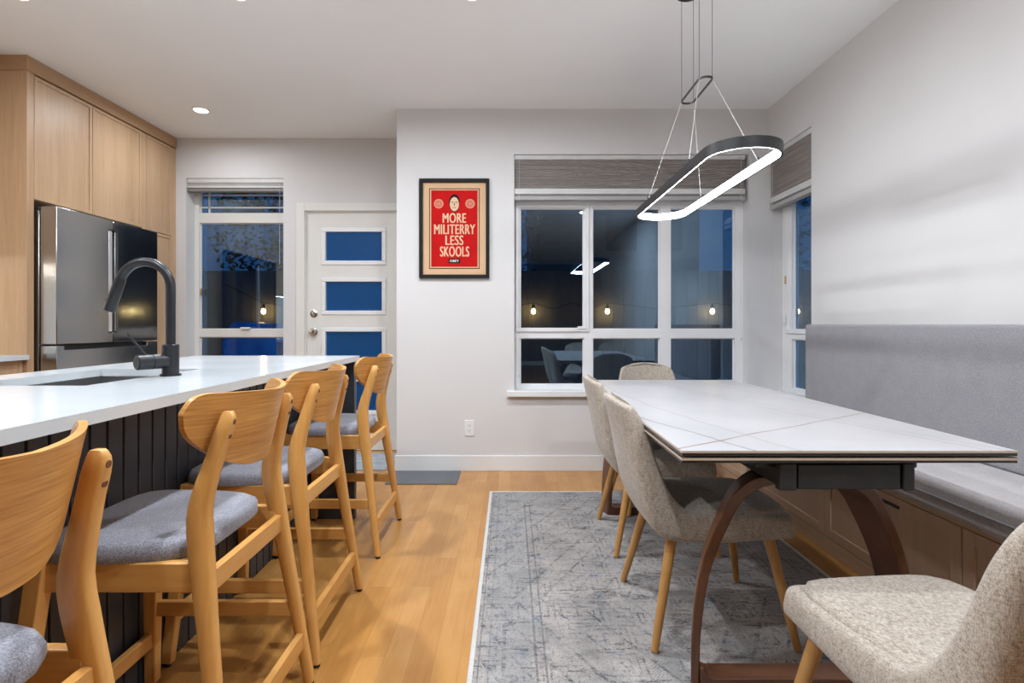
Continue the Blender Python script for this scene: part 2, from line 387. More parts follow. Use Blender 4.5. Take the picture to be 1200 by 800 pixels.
# window builder: local x along the wall, y outward, z up; origin at the wall face, floor level
def window(name, loc, rotz, W, z0, z1, rec, cols, zr, grille=None, sash=None, sill=True, mat=vinyl_m, fr=.04):
    """cols: list of (g0,g1) glass spans; zr: list of (z0,z1) glass rows bottom-up"""
    m = M(); T = .05; F = rec
    xs = [0]+[c for g in cols for c in g]+[W]
    zs = [z0]+[c for g in zr for c in g]+[z1]
    m.box(0, xs[1], F, F+T, z0, z1); m.box(xs[-2], W, F, F+T, z0, z1)
    for i in range(len(cols)-1): m.box(cols[i][1], cols[i+1][0], F, F+T, z0, z1)
    for a, b in cols:
        m.box(a, b, F, F+T, zs[0], zs[1]); m.box(a, b, F, F+T, zs[-2], zs[-1])
        for i in range(len(zr)-1): m.box(a, b, F, F+T, zr[i][1], zr[i+1][0])
    o = struct(name, m, mat, smooth=0, loc=loc, rotz=rotz)
    ps = []
    for a, b in cols:
        for c, d in zr:
            build('pane', M().box(a-.004, b+.004, F+.028, F+.034, c-.004, d+.004), glass_m, o, smooth=0)
            g = M(); k = .008
            g.box(a, b, F+.020, F+.028, c, c+k).box(a, b, F+.020, F+.028, d-k, d).box(a, a+k, F+.020, F+.028, c+k, d-k).box(b-k, b, F+.020, F+.028, c+k, d-k)
            ps.append(g)
    gm = M()
    for g in ps: gm.add(g.v, g.f)
    build('glazing_bead', gm, mat, o, smooth=0)
    if grille:
        g = M()
        for kind, p, a, b in grille:
            if kind == 'h': g.box(a, b, F+.022, F+.040, p-.006, p+.006)
            else: g.box(p-.006, p+.006, F+.022, F+.040, a, b)
        build('grille', g, mat, o, smooth=0)
    if sash:
        a, b, c, d = sash; k = .03; g = M()
        g.box(a, b, F-.014, F+.001, c, c+k).box(a, b, F-.014, F+.001, d-k, d).box(a, a+k*.7, F-.014, F+.001, c+k, d-k).box(b-k*.8, b, F-.014, F+.001, c+k, d-k)
        build('sash', g, mat, o, bevel=.002)
    if sill:
        build('sill', M().box(-.055, W+.0, -.045, F, z0-.04, z0+.003), trim_m, o, bevel=.004)
    return o
def zy(y, s=151.6): return 1.1+(380-y)/s
def xx(px, s=151.6): return (px-598)/s
# big window: local x origin BW[0]
ox = BW[0]
cols = [(xx(609.5)-ox, xx(684.3)-ox), (xx(694.6)-ox, xx(773.4)-ox), (xx(786)-ox, xx(861.2)-ox)]
w1 = window('window_1', (ox, YB, 0), 0, BW[1]-ox, BW[2], BW[3], .11, cols, [(zy(450.8), zy(396)), (zy(386), zy(243.5))],
       sash=(xx(604.5)-ox, xx(690)-ox, zy(388.5), zy(236)))
build('latch', M().box(.49+.0, .55, .085, .11, 1.065, 1.085), vinyl_m, w1, bevel=.003)
# entry window
sl = 130.9; lx = LW[0]
w2 = window('window_2', (lx, YE, 0), 0, LW[1]-lx, LW[2], LW[3], .13, [(xx(233.6, sl)-lx, .835)],
       [(.70, zy(394.6, sl)), (zy(385.8, sl), zy(261, sl)), (zy(250, sl), zy(224.5, sl)+.07)],
       grille=[('h', zy(242.5, sl), xx(233.6, sl)-lx, .835), ('h', zy(228, sl), xx(233.6, sl)-lx, .835), ('v', xx(243.5, sl)-lx, zy(250, sl), 2.33), ('v', .825, zy(250, sl), 2.33)], mat=entry_m)
build('latch', M().box(.42, .50, .10, .13, 1.06, 1.075), vinyl_m, w2, bevel=.003)
build('hinge', M().box(.055, .066, .115, .13, 1.36, 1.42), brass_m, w2, bevel=.001)
# right window: local x runs from far (y=3.98) to near
w3 = window('window_3', (XR, RW[1], 0), -PI/2, RW[1]-RW[0], RW[2], RW[3], .11, [(.125, .55)],
       [(.635, zy(396)), (zy(386), 2.30)], sash=(.075, .565, zy(390), 2.33))
build('hinge', M().box(.045, .062, .098, .112, 1.40, 1.46), brass_m, w3, bevel=.001)
build('latch', M().box(.045, .066, .085, .10, 1.10, 1.17), vinyl_m, w3, bevel=.003)

# door_1
dx0, dx1, dz1 = -1.772, -.943, 2.073
dm = M(); th = (YE+.010, YE+.052)
gx = (xx(382.5, 133.8), xx(448.2, 133.8)); pz = []
for k in range(4):
    zt = 1.1+(380-(272+58.25*k))/133.8; pz.append((zt-33.7/133.8, zt))
dm.box(dx0, gx[0], *th, .005, dz1).box(gx[1], dx1, *th, .005, dz1)
zc = dz1
for a, b in pz:
    dm.box(gx[0], gx[1], *th, b, zc); zc = a
dm.box(gx[0], gx[1], *th, .005, zc)
door = struct('door_1', dm, entry_m, smooth=0)
for a, b in pz:
    build('frosted_pane', M().box(gx[0]-.003, gx[1]+.003, YE+.028, YE+.036, a-.003, b+.003), frost_m, door, smooth=0)
    k = .036; g = M(); y0, y1 = YE+.001, YE+.010
    g.box(gx[0]-k, gx[1]+k, y0, y1, b, b+k).box(gx[0]-k, gx[1]+k, y0, y1, a-k, a).box(gx[0]-k, gx[0], y0, y1, a, b).box(gx[1], gx[1]+k, y0, y1, a, b)
    build('pane_frame', g, vinyl_m, door, bevel=.004)
kx = xx(368.6, 134)
for z, nm in ((zy(367.5, 134), 'deadbolt'), (zy(388.5, 134), 'door_knob')):
    g = M().lathe([(.0, 0), (.034, 0), (.034, .006), (.03, .009), (.012, .012)] if nm == 'deadbolt' else [(0, 0), (.033, 0), (.033, .006), (.013, .010), (.013, .03), (.026, .036), (.03, .048), (.026, .06), (.0, .064)],
                  (kx, YE+.010, z), 24, (0, -1, 0))
    if nm == 'deadbolt': g.box(kx-.004, kx+.004, YE-.016, YE+.0, z-.016, z+.016)
    build(nm, g, chrome_m, door)
struct('trim_2', M().box(DR[0], dx0-.001, YE, YE+.12, 0, DR[3]).box(dx1+.001, DR[1], YE, YE+.12, 0, DR[3]).box(dx0-.001, dx1+.001, YE, YE+.12, dz1+.002, DR[3]), entry_m, smooth=0)

# ------------------------------------------------------------------ kitchen wall: tall cabinets, fridge
XF = -2.91
def shaker(m, x, y0, y1, z0, z1, t=.02, fr=.055, dirx=1):
    """a door front facing +x (dirx=1) or -x at plane x; thin frame with recessed panel"""
    a, b = (x-t, x) if dirx > 0 else (x, x+t); pa, pb = (a, b-.006*1) if dirx > 0 else (a+.006, b)
    m.box(a, b, y0, y0+fr, z0, z1).box(a, b, y1-fr, y1, z0, z1).box(a, b, y0+fr, y1-fr, z0, z0+fr).box(a, b, y0+fr, y1-fr, z1-fr, z1)
    m.box(pa, pb, y0+fr, y1-fr, z0+fr, z1-fr)
    return m
tall = thing('tall_cabinet', 'light oak floor-to-ceiling cabinet surround built around the steel refrigerator', 'cabinet', (0, 0, 0))
build('side_panel', M().box(XL, XF, 3.185, 3.232, 0, 2.63), cab_m, tall, bevel=.001)
build('crown', M().box(XL, XF+.008, 3.177, YE-.003, 2.63, CEIL-.001), cabh_m, tall, bevel=.001)
build('body', M().box(XL, XF-.024, 3.232, 4.181, 1.86, 2.63).box(XL, XF-.024, 4.181, YE-.003, 0, 2.63), cab_m, tall, smooth=0)
build('stile', M().box(XF-.024, XF, 4.181, 4.228, 0, 2.62).box(XF-.024, XF, 4.548, YE-.003, 0, 2.62), cab_m, tall, bevel=.001)
for a, b, c, d in ((3.236, 3.684, 1.865, 2.622), (3.689, 4.178, 1.865, 2.622), (4.232, 4.545, 1.86, 2.622), (4.232, 4.545, .10, 1.855)):
    build('door', shaker(M(), XF, a, b, c, d, fr=.022), cab_m, tall, bevel=.0012)

def steel_dark(name, c, rough):
    t = NT(name); v = t.coord((1, 14, .25)); f = t.noise(v, 10, 3)
    g = t.noise(t.coord((1, 1, .35)), 3.0, 2)
    m = t.base(c, t.math('MULTIPLY_ADD', f, .10, rough), 1); t.bump(g, .25, .006); return m
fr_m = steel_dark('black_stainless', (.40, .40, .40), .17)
fr2_m = steel_dark('black_stainless_dark_reflection', (.20, .205, .215), .07)  # same steel as the left door; its darker reflection is put into the colour
fx = -2.78
fr = thing('refrigerator', 'black stainless french-door refrigerator set into the oak cabinets', 'refrigerator', (-3.1, 3.7, 0))
def W2(o, m):   # world coordinates to the local ones of root o
    l = o.location; m.v = [(x-l.x, y-l.y, z-l.z) for x, y, z in m.v]; return m
build('body', W2(fr, M().box(XL+.02, -2.89, 3.245, 4.165, .02, 1.80)), fr_m, fr, bevel=.004)
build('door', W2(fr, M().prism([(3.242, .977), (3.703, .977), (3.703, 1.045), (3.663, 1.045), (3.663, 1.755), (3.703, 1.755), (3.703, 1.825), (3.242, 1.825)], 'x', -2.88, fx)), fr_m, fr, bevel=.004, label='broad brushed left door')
build('door', W2(fr, M().prism([(4.17, .977), (4.17, 1.825), (3.709, 1.825), (3.709, 1.755), (3.745, 1.755), (3.745, 1.045), (3.709, 1.045), (3.709, .977)], 'x', -2.88, fx)), fr2_m, fr, bevel=.004, label='right door with a dark reflection put into its colour')
build('handle_recess', W2(fr, M().box(-2.87, -2.835, 3.664, 3.744, 1.05, 1.75)), blackplastic_m, fr, smooth=0)
build('handle', W2(fr, M().box(-2.83, fx-.002, 3.666, 3.698, 1.05, 1.75)), plain('bright_steel', (.8, .8, .8), .3, .7), fr, bevel=.002, label='pale vertical handle strip')
build('handle', W2(fr, M().box(-2.83, fx-.006, 3.727, 3.743, 1.05, 1.75)), steel_m, fr, bevel=.002)
dr_p = [(3.242, .47), (4.17, .47), (4.17, .968), (4.05, .968), (4.05, .942), (3.30, .942), (3.30, .968), (3.242, .968)]
build('drawer', W2(fr, M().prism(dr_p, 'x', -2.88, fx)), fr_m, fr, bevel=.003)
build('drawer', W2(fr, M().box(-2.88, fx, 3.242, 4.17, .06, .462)), fr_m, fr, bevel=.003)
build('drawer_handle', W2(fr, M().box(-2.87, fx-.035, 3.30, 4.05, .93, .972)), blackplastic_m, fr, smooth=0)
build('hinge_cover', W2(fr, M().box(-2.96, -2.81, 3.255, 3.31, 1.80, 1.815).box(-2.935, -2.895, 3.25, 3.29, 1.79, 1.825)), blackplastic_m, fr, bevel=.004)
build('hinge_cover', W2(fr, M().box(-2.93, -2.85, 4.10, 4.16, 1.80, 1.84)), blackplastic_m, fr, bevel=.004)

# perimeter counter run on the left wall
def base_unit(y0, y1, label):
    u = thing('base_cabinet', label, 'cabinet', (-3.2, (y0+y1)/2, 0), group='base cabinets under the wall counter')
    build('body', W2(u, M().box(XL+.001, -2.955, y0, y1, .10, .886)), cab_m, u, smooth=0)
    build('plinth', W2(u, M().box(XL+.001, -3.0, y0, y1, 0, .10)), cab_m, u, smooth=0)
    ym = (y0+y1)/2
    for a, b in ((y0+.002, ym-.001), (ym+.001, y1-.002)):
        d = build('door', W2(u, shaker(M(), -2.932, a, b, .105, .884, fr=.022)), cab_m, u, bevel=.0012)
        build('handle', W2(u, M().tube([(-2.932, (a+b)/2-.06, .80), (-2.905, (a+b)/2-.06, .80), (-2.905, (a+b)/2+.06, .80), (-2.932, (a+b)/2+.06, .80)], .005, 8)), black_m, d)
base_unit(2.40, 3.184, 'light oak base cabinet under the wall counter, beside the tall oak panel')
base_unit(1.60, 2.395, 'light oak base cabinet under the wall counter, second from the tall panel')
tag(build('wall_countertop', M().box(XL, -2.893, .8, 3.184, .887, .917), quartz_m, bevel=.002), 'white quartz countertop on the left wall cabinets beside the tall oak panel', 'countertop')
def upper_unit(y0, y1, label):
    u = thing('upper_cabinet', label, 'cabinet', (-3.4, (y0+y1)/2, 1.5), group='upper cabinets over the wall counter')
    build('body', W2(u, M().box(XL+.001, -3.24, y0, y1, 1.52, 2.63)), cab_m, u, smooth=0)
    ym = (y0+y1)/2
    for a, b in ((y0+.002, ym-.001), (ym+.001, y1-.002)):
        build('door', W2(u, shaker(M(), -3.218, a, b, 1.505, 2.622, fr=.022)), cab_m, u, bevel=.0012)
    build('cornice', W2(u, M().box(XL+.001, -3.21, y0, y1, 2.63, CEIL-.001)), cabh_m, u, smooth=0)
upper_unit(2.40, 3.175, 'light oak upper cabinet over the wall counter, beside the tall oak panel')
upper_unit(1.60, 2.395, 'light oak upper cabinet over the wall counter, second from the tall panel')
ul = thing('under_cabinet_light', 'slim light strip under the oak upper cabinets over the wall counter', 'light', (-3.34, 2.4, 1.51))
build('housing', M().box(-.012, .012, -.75, .75, -.008, .009), vinyl_m, ul, smooth=0)
build('diffuser', M().box(-.009, .009, -.74, .74, -.012, -.008), emit('warm_strip', (1, .92, .8), 34), ul, smooth=0)

# ------------------------------------------------------------------ island
IT = .92; IX0, IX1, IY0, IY1 = -1.81, -.87, .25, 3.056
SX0, SX1, SY0, SY1 = -1.65, -1.25, 1.556, 2.132
tag(build('island_countertop', M().box(IX0, SX0, IY0, IY1, IT-.028, IT).box(SX1, IX1, IY0, IY1, IT-.028, IT)
      .box(SX0, SX1, IY0, SY0, IT-.028, IT).box(SX0, SX1, SY1, IY1, IT-.028, IT), quartz_m, smooth=0),
    'long white quartz island countertop with an undermount sink cut out', 'countertop')
isl = thing('island_cabinet', 'charcoal kitchen island base clad in narrow vertical boards', 'island', (-1.4, 1.6, 0))
build('body', W2(isl, M().box(-1.76, -1.15, .30, SY0-.06, .0, IT-.029).box(-1.76, -1.15, SY1+.06, 2.985, .0, IT-.029)
      .box(-1.76, -1.71, SY0-.06, SY1+.06, 0, IT-.029).box(-1.19, -1.15, SY0-.06, SY1+.06, 0, IT-.029)), charcoal_m, isl, smooth=0)
cl = M(); y = .30
while y < 2.985:
    cl.box(-1.15, -1.115, y, min(y+.055, 2.988), .0, IT-.029); y += .0615
build('board_cladding', W2(isl, cl), charcoal_m, isl, bevel=.002, seg=1)
build('end_panel', W2(isl, M().box(-1.78, -.881, 2.99, 3.03, 0, IT-.029)), charcoal_m, isl, bevel=.002)
for a, b in ((.32, .98), (.99, 1.49), (2.2, 2.98)):
    ym = (a+b)/2
    for c, d in ((a, ym-.002), (ym+.002, b)):
        build('door', W2(isl, shaker(M(), -1.782, c, d, .10, .88, dirx=-1, fr=.03)), charcoal_m, isl, bevel=.001)
sk = thing('kitchen_sink', 'stainless undermount sink in the island countertop', 'sink', (-1.45, 1.844, .67))
sm = M(); a, b, c, d = SX0-.012, SX1+.012, SY0-.012, SY1+.012; zt = IT-.0285; zb = .68; t_ = .004
sm.box(a, b, c, d, zb-t_, zb).box(a-t_, a, c, d, zb, zt).box(b, b+t_, c, d, zb, zt).box(a, b, c-t_, c, zb, zt).box(a, b, d, d+t_, zb, zt)
build('basin', W2(sk, sm), steel_m, sk, smooth=0)
build('drain', W2(sk, M().lathe([(.0, 0), (.045, 0), (.045, .004), (.035, .003), (0, .001)], (-1.45, 1.844, zb), 24)), chrome_m, sk)
# faucet
fa = thing('kitchen_faucet', 'matte dark gooseneck pull-down faucet on the island countertop behind the sink', 'faucet', (-1.194, 1.86, IT))
build('base', M().lathe([(0, 0), (.033, 0), (.033, .006), (.0265, .008), (.0265, .108), (.024, .11), (0, .11)], n=32), graphite_m, fa)
pts = [(0, 0, .10), (0, 0, .18), (0, 0, .25), (0, 0, .285)]
cz, R_ = .309, .0905
for k in range(0, 17):
    an = math.radians(k*10); pts.append((-R_+R_*math.cos(an), 0, cz+R_*math.sin(an)))
build('neck', M().tube(pts, .0155, 20), graphite_m, fa)
an = math.radians(160); e = Vector((-R_+R_*math.cos(an), 0, cz+R_*math.sin(an))); dv = Vector((-math.sin(an), 0, math.cos(an)))*-1
dv = Vector((-.342, 0, -.94))
sh = build('spray_head', M().tube([e-dv*.005, e+dv*.0, e+dv*.005, e+dv*.05, e+dv*.118, e+dv*.12], [.0155, .0165, .0175, .0185, .0185, .015], 20), graphite_m, fa)
bp = e+dv*.085+Vector((-.94, 0, .342))*.016
build('button', M().lathe([(0, 0), (.006, 0), (.006, .006), (0, .007)], bp, 12, (-.94, 0, .342)), graphite_m, sh)
hd = Vector((-.52, -.85, 0)).normalized()
hv = build('valve', M().lathe([(0, .015), (.0255, .015), (.0255, .060), (.0235, .061), (.0235, .064), (.0255, .065), (.0255, .105), (.022, .108), (0, .108)], (0, 0, .052), 28, hd), graphite_m, fa)
lp = hd*.08+Vector((0, 0, .075))
build('lever', M().tube([lp, lp+Vector((-.018, -.008, .03)), lp+Vector((-.045, -.022, .075))], [.005, .0045, .0035], 10), graphite_m, hv)

# ------------------------------------------------------------------ bar stool
def lerp(a, b, t): return a+(b-a)*t
def interp(tab, z):
    tab = sorted(tab)
    if z <= tab[0][0]: return tab[0][1]
    for (a, p), (b, q) in zip(tab, tab[1:]):
        if z <= b:
            t = (z-a)/(b-a); return p+(q-p)*t
    return tab[-1][1]
def cr_interp(tab, z):   # catmull-rom through a table
    tab = sorted(tab); n = len(tab)
    if z <= tab[0][0]: return tab[0][1]
    if z >= tab[-1][0]: return tab[-1][1]
    for i in range(n-1):
        if z <= tab[i+1][0]:
            (x0, p0), (x1, p1) = tab[i], tab[i+1]
            m0 = (tab[i+1][1]-tab[i-1][1])/(tab[i+1][0]-tab[i-1][0]) if i > 0 else (p1-p0)/(x1-x0)
            m1 = (tab[i+2][1]-tab[i][1])/(tab[i+2][0]-tab[i][0]) if i+2 < n else (p1-p0)/(x1-x0)
            h = x1-x0; t = (z-x0)/h
            return (2*t**3-3*t*t+1)*p0+(t**3-2*t*t+t)*h*m0+(-2*t**3+3*t*t)*p1+(t**3-t*t)*h*m1
XT = [(0, .243), (.319, .199), (.481, .176), (.62, .157), (.69, .154), (.787, .178), (.884, .206)]
WT = [(0, .027), (.2, .032), (.4, .039), (.55, .050), (.64, .054), (.70, .048), (.80, .037), (.87, .036), (.893, .030), (.900, .018)]
def ypost(z): return lerp(.243, .158, z/.894)
def make_stool(label):
    r = thing('bar_stool', label, 'stool', (0, 0, 0), group='oak bar stools along the island')
    for s in (-1, 1):
        L = []; zs = [0.012]+[.03*i for i in range(1, 29)]+[.86, .875, .888, .896, .900]
        for z in zs:
            x = cr_interp(XT, z); wd = interp(WT, z)/2; yc = s*ypost(z); ty = .0145 if z < .868 else lerp(.0145, .008, (z-.868)/.032)
            ch = min(wd, ty)*.35
            L.append([(x+a*wd-(ch if a > 0 else -ch)*k, yc+b*ty-(ch if b > 0 else -ch)*q, z) for a, b, k, q in
                      ((-1,-1,0,1),(-1,-1,1,0),(1,-1,1,0),(1,-1,0,1),(1,1,0,1),(1,1,1,0),(-1,1,1,0),(-1,1,0,1))])
        leg = build('rear_leg', M().loops(L), stool_m, r, smooth=50)
        for z in (.876, .844):
            x = cr_interp(XT, z)+interp(WT, z)/2
            build('screw_hole', M().lathe([(0, -.004), (.0062, -.004), (.0062, .0008), (0, .0006)], (x, s*ypost(z), z), 12, (1, 0, -.05)), plain('screw_brown', (.16, .055, .02), .6), leg)
        build('foot_glide', M().lathe([(0, 0), (.011, 0), (.011, .012), (0, .012)], (.243, s*.243, 0), 12), blackplastic_m, leg)
        fl = build('front_leg', M().beam((-.238, s*.240, .012), (-.200, s*.186, .572), .034, .030, .042, .036, up=(0, 1, 0)), stool_m, r, bevel=.004)
        build('foot_glide', M().lathe([(0, 0), (.011, 0), (.011, .012), (0, .012)], (-.238, s*.240, 0), 12), blackplastic_m, fl)
        # side rail under the seat and low side stretcher
        build('side_rail', M().beam((-.205, s*.187, .534), (.165, s*.187, .534), .022, .066), stoolx_m, r, bevel=.003)
        build('side_stretcher', M().beam((-.222, s*.216, .247), (.205, s*.217, .247), .019, .044), stoolx_m, r, bevel=.003)
    build('front_rail', M().beam((-.203, -.187, .534), (-.203, .187, .534), .022, .066), stooly_m, r, bevel=.003)
    build('footrest', M().beam((-.229, -.226, .150), (-.229, .226, .150), .020, .044), stooly_m, r, bevel=.003)
    build('back_rail', M().beam((.172, -.194, .515), (.172, .194, .515), .020, .050), stooly_m, r, bevel=.003)
    build('back_stretcher', M().beam((.222, -.228, .146), (.222, .228, .146), .020, .050), stooly_m, r, bevel=.003)
    # upholstered seat: soft dished pad
    L = []; n = 40
    for sc, z in ((.93, .571), (.985, .573), (1.0, .583), (.998, .598), (.975, .609), (.93, .615), (.7, .618), (.3, .616), (.02, .615)):
        lp = []
        for i in range(n):
            a = 2*PI*i/n; ca, sa = math.cos(a), math.sin(a); p = 5.5
            rr = (abs(ca)**p+abs(sa)**p)**(-1/p)
            ux, uy = ca*rr, sa*rr
            wy = .208 if ux < 0 else .208-.028*ux
            x = -.043+ux*.186*sc; y = uy*wy*sc
            lp.append((x, y, z-.006+(.004*(ux*sc)**2 if ux < 0 else -.004*(ux*sc)**2)-.006*(1-(uy*sc)**2)*0))
        L.append(lp)
    build('seat', M().loops(L), padgrey_m, r, smooth=60)
    # curved plywood backrest
    L = []; N = 26
    ZL = [(0, .748), (.3, .752), (.5, .768), (.7, .794), (.88, .830), (.97, .864), (1, .898)]
    ZH = [(0, .934), (.7, .941), (.85, .943), (.93, .938), (.98, .922), (1, .903)]
    for i in range(N+1):
        u = math.sin(PI/2*(-1+2*i/N)); y = u*.206; zl, zh = cr_interp(ZL, abs(u)), cr_interp(ZH, abs(u)); lp = []
        for q in range(9):
            z = lerp(zl, zh, q/8); xb = .256-2.7*y*y-(.94-z)*.24; lp.append((xb, y, z))
        for q in range(9):
            z = lerp(zh, zl, q/8); xb = .256-2.7*y*y-(.94-z)*.24-.0135; lp.append((xb, y*.985, z))
        L.append(lp)
    build('backrest', M().loops(L), back_m, r, smooth=50, bevel=.0025)
    return r
SX = -.866
stool = make_stool('honey oak bar stool with grey seat, nearest one, cropped by the left edge')
stool.location = (SX, .69, 0)
for y, lab in ((1.378, 'honey oak bar stool with grey seat, second nearest, standing below the sink'),
               (1.945, 'honey oak bar stool with grey seat, third from the near end of the island'),
               (2.735, 'honey oak bar stool with grey seat at the far end of the island')):
    c = copy_tree(stool); c.location = (SX+(.010 if y < 1.5 else 0), y, 0); c['label'] = lab

# ------------------------------------------------------------------ rug and mats
RX0, RX1, RY0, RY1 = -.130, 1.383, .76, 3.46
rug = build('area_rug', M().box(-(RX1-RX0)/2+.004, (RX1-RX0)/2-.004, -(RY1-RY0)/2+.004, (RY1-RY0)/2-.004, 0, .007), rug_m, smooth=0, loc=((RX0+RX1)/2, (RY0+RY1)/2, .0005))
tag(rug, 'faded grey and blue oriental rug lying under the dining table', 'rug')
hx, hy = (RX1-RX0)/2, (RY1-RY0)/2
build('binding', M().tube([(-hx, -hy, .004), (hx, -hy, .004), (hx, hy, .004), (-hx, hy, .004)], .005, 8, closed=True).box(-hx, -hx+.012, -hy, hy, .001, .0082).box(hx-.012, hx, -hy, hy, .001, .0082)
      .box(-hx+.012, hx-.012, hy-.010, hy, .001, .0082).box(-hx+.012, hx-.012, -hy, -hy+.010, .001, .0082), fabric('cream_binding', (.50, .49, .46), (.66, .65, .62), 300, bump=.3), rug, smooth=0, label='cream woven edge binding')
tag(build('floor_mat', M().box(-.862, -.368, 3.635, 3.962, 0, .006), mat_m, bevel=.002), 'flat dark grey rectangular floor mat against the back wall baseboard', 'mat')
def rrect(x0, x1, y0, y1, r, n=6):
    P = []
    for cx, cy, a0 in ((x1-r, y0+r, -90), (x1-r, y1-r, 0), (x0+r, y1-r, 90), (x0+r, y0+r, 180)):
        for k in range(n+1):
            a = math.radians(a0+90*k/n); P.append((cx+r*math.cos(a), cy+r*math.sin(a)))
    return P
tag(build('door_mat', M().prism(rrect(-1.72, -.925, 3.985, 4.50, .06), 'z', 0, .008), mat2_m, bevel=.002), 'pale grey-blue door mat with rounded corners in front of the entry door', 'mat')

# ------------------------------------------------------------------ dining table
TX0, TX1, TY0, TY1 = .462, 1.367, 1.424, 3.243; TCX, TCY = (TX0+TX1)/2, (TY0+TY1)/2
tb = thing('dining_table', 'white veined stone extending dining table on curved walnut legs', 'table', (TCX, TCY, 0))
hx, hy = (TX1-TX0)/2, (TY1-TY0)/2
edge_m = plain('beige_stone_edge', (.50, .40, .30), .4)
dglass_m = plain('dark_glass_backing', (.035, .028, .024), .2)
def rim(m, z0, z1, o=.0009):
    m.box(-hx-o, hx+o, -hy-o, -hy+.004, z0, z1).box(-hx-o, hx+o, hy-.004, hy+o, z0, z1).box(-hx-o, -hx+.004, -hy+.004, hy-.004, z0, z1).box(hx-.004, hx+o, -hy+.004, hy-.004, z0, z1); return m
build('tabletop', M().box(-hx, hx, -hy, hy, .7535, .760), stone_m, tb, smooth=0)
build('extension_leaf', M().box(-hx, hx, -hy, hy, .7340, .7405), stone_m, tb, smooth=0)
build('edge_trim', rim(M(), .7538, .7592), edge_m, tb, smooth=0, label='beige polished edge of the upper slab')
build('edge_trim', rim(M(), .7340, .7405), edge_m, tb, smooth=0, label='beige polished edge of the lower leaf')
build('backing_glass', M().box(-hx+.001, hx-.001, -hy+.001, hy-.001, .7455, .7533), dglass_m, tb, smooth=0)
build('backing_glass', M().box(-hx+.001, hx-.001, -hy+.001, hy-.001, .7270, .7338), dglass_m, tb, smooth=0)
build('slide_rail', M().box(-.30, -.24, -hy+.06, hy-.06, .7406, .7454).box(.24, .30, -hy+.06, hy-.06, .7406, .7454), black_m, tb, smooth=0)
build('extension_frame', M().box(-.175, .165, -hy+.03, hy-.03, .652, .718).box(-.23, .22, -hy+.05, -hy+.12, .700, 0.7268).box(-.23, .22, hy-.12, hy-.05, .700, 0.7268)
      .box(-.16, .15, -hy+.05, hy-.05, .718, 0.7268), black_m, tb, bevel=.004)
build('end_cap', M().box(-.183, -.135, -hy+.014, -hy+.040, .648, .722).box(-.13, .150, -hy+.018, -hy+.040, .650, .718).box(.155, .186, -hy+.014, -hy+.040, .648, .722), blackplastic_m, tb, bevel=.003, label='black plastic end of the extension mechanism')
build('end_cap', M().box(-.183, .186, hy-.04, hy-.016, .648, .722), blackplastic_m, tb, bevel=.003)
LP = [(.652, -.050), (.640, -.112), (.60, -.176), (.531, -.218), (.414, -.267), (.32, -.290), (.196, -.305), (.10, -.309), (.0, -.310)]
def table_leg(sx, sy):
    # curved flat blade, toed outwards
    cx0 = -.046; cyc = -sy*0  # pedestal centre
    yc = sy*.733; L = []
    wide = Vector((sx*.33, sy*.94, 0)).normalized()
    zs = [.010]+[.03*i for i in range(1, 20)]+[.59, .605, .618, .629, .638, .645, .651]
    for z in zs:
        off = -cr_interp(LP, z)*sx
        dz = .004; t = Vector((sx*-(cr_interp(LP, z+dz)-cr_interp(LP, max(0, z-dz))), 0, 2*dz)).normalized()
        nrm = Vector((t.z, 0, -t.x)); wd = lerp(.024, .036, z/.65); hw = lerp(.034, .052, z/.65)
        c = Vector((cx0+off, yc, z))
        pl = []
        for a, b in ((-1,-1),(1,-1),(1,1),(-1,1)):
            p = c+nrm*a*wd/2+wide*b*hw
            pl.append((p.x, p.y, max(p.z, .009) if z < .02 else min(p.z, .652)))
        L.append(pl)
    return M().loops(L)
for sx in (-1, 1):
    for sy in (-1, 1):
        build('leg', table_leg(sx, sy), walnut_m, tb, bevel=.004, smooth=40)
for sy in (-1, 1):
    fb = [(-.352, .009), (.260, .009)]+[(.260, .085)]+[(.260-.012-.030*(1-math.cos(a)), .053+.030*(1-math.sin(a))) for a in [PI/2*k/6 for k in range(7)]]
    fb += [(-.092-x, z) for x, z in fb[:2:-1]]+[(-.352, .085)]
    build('foot_bar', M().prism(fb, 'y', sy*.733-.038, sy*.733+.038), walnutx_m, tb, bevel=.003)

# ------------------------------------------------------------------ dining chairs
def path(pts, n):
    pts = [Vector((a, b)) for a, b in pts]; m = len(pts)-1; out = []
    for k in range(n):
        t = k/(n-1)*m; i = min(int(t), m-1); u = t-i
        p0, p1, p2, p3 = pts[max(i-1, 0)], pts[i], pts[i+1], pts[min(i+2, m)]
        out.append(.5*((2*p1)+(p2-p0)*u+(2*p0-5*p1+4*p2-p3)*u*u+(3*p1-p0-3*p2+p3)*u**3))
    return out
INC = [(.258, .440), (.08, .442), (-.08, .446), (-.180, .452), (-.236, .520), (-.270, .640), (-.304, .755), (-.343, .852)]
INE = [(.258, .452), (.08, .460), (-.04, .466), (-.105, .474), (-.168, .512), (-.224, .600), (-.275, .735), (-.335, .845)]
OUT = [(.262, .372), (.10, .362), (-.06, .354), (-.205, .372), (-.270, .450), (-.304, .560), (-.334, .700), (-.370, .846)]
HW = [.232, .236, .236, .234, .229, .215, .198, .165]
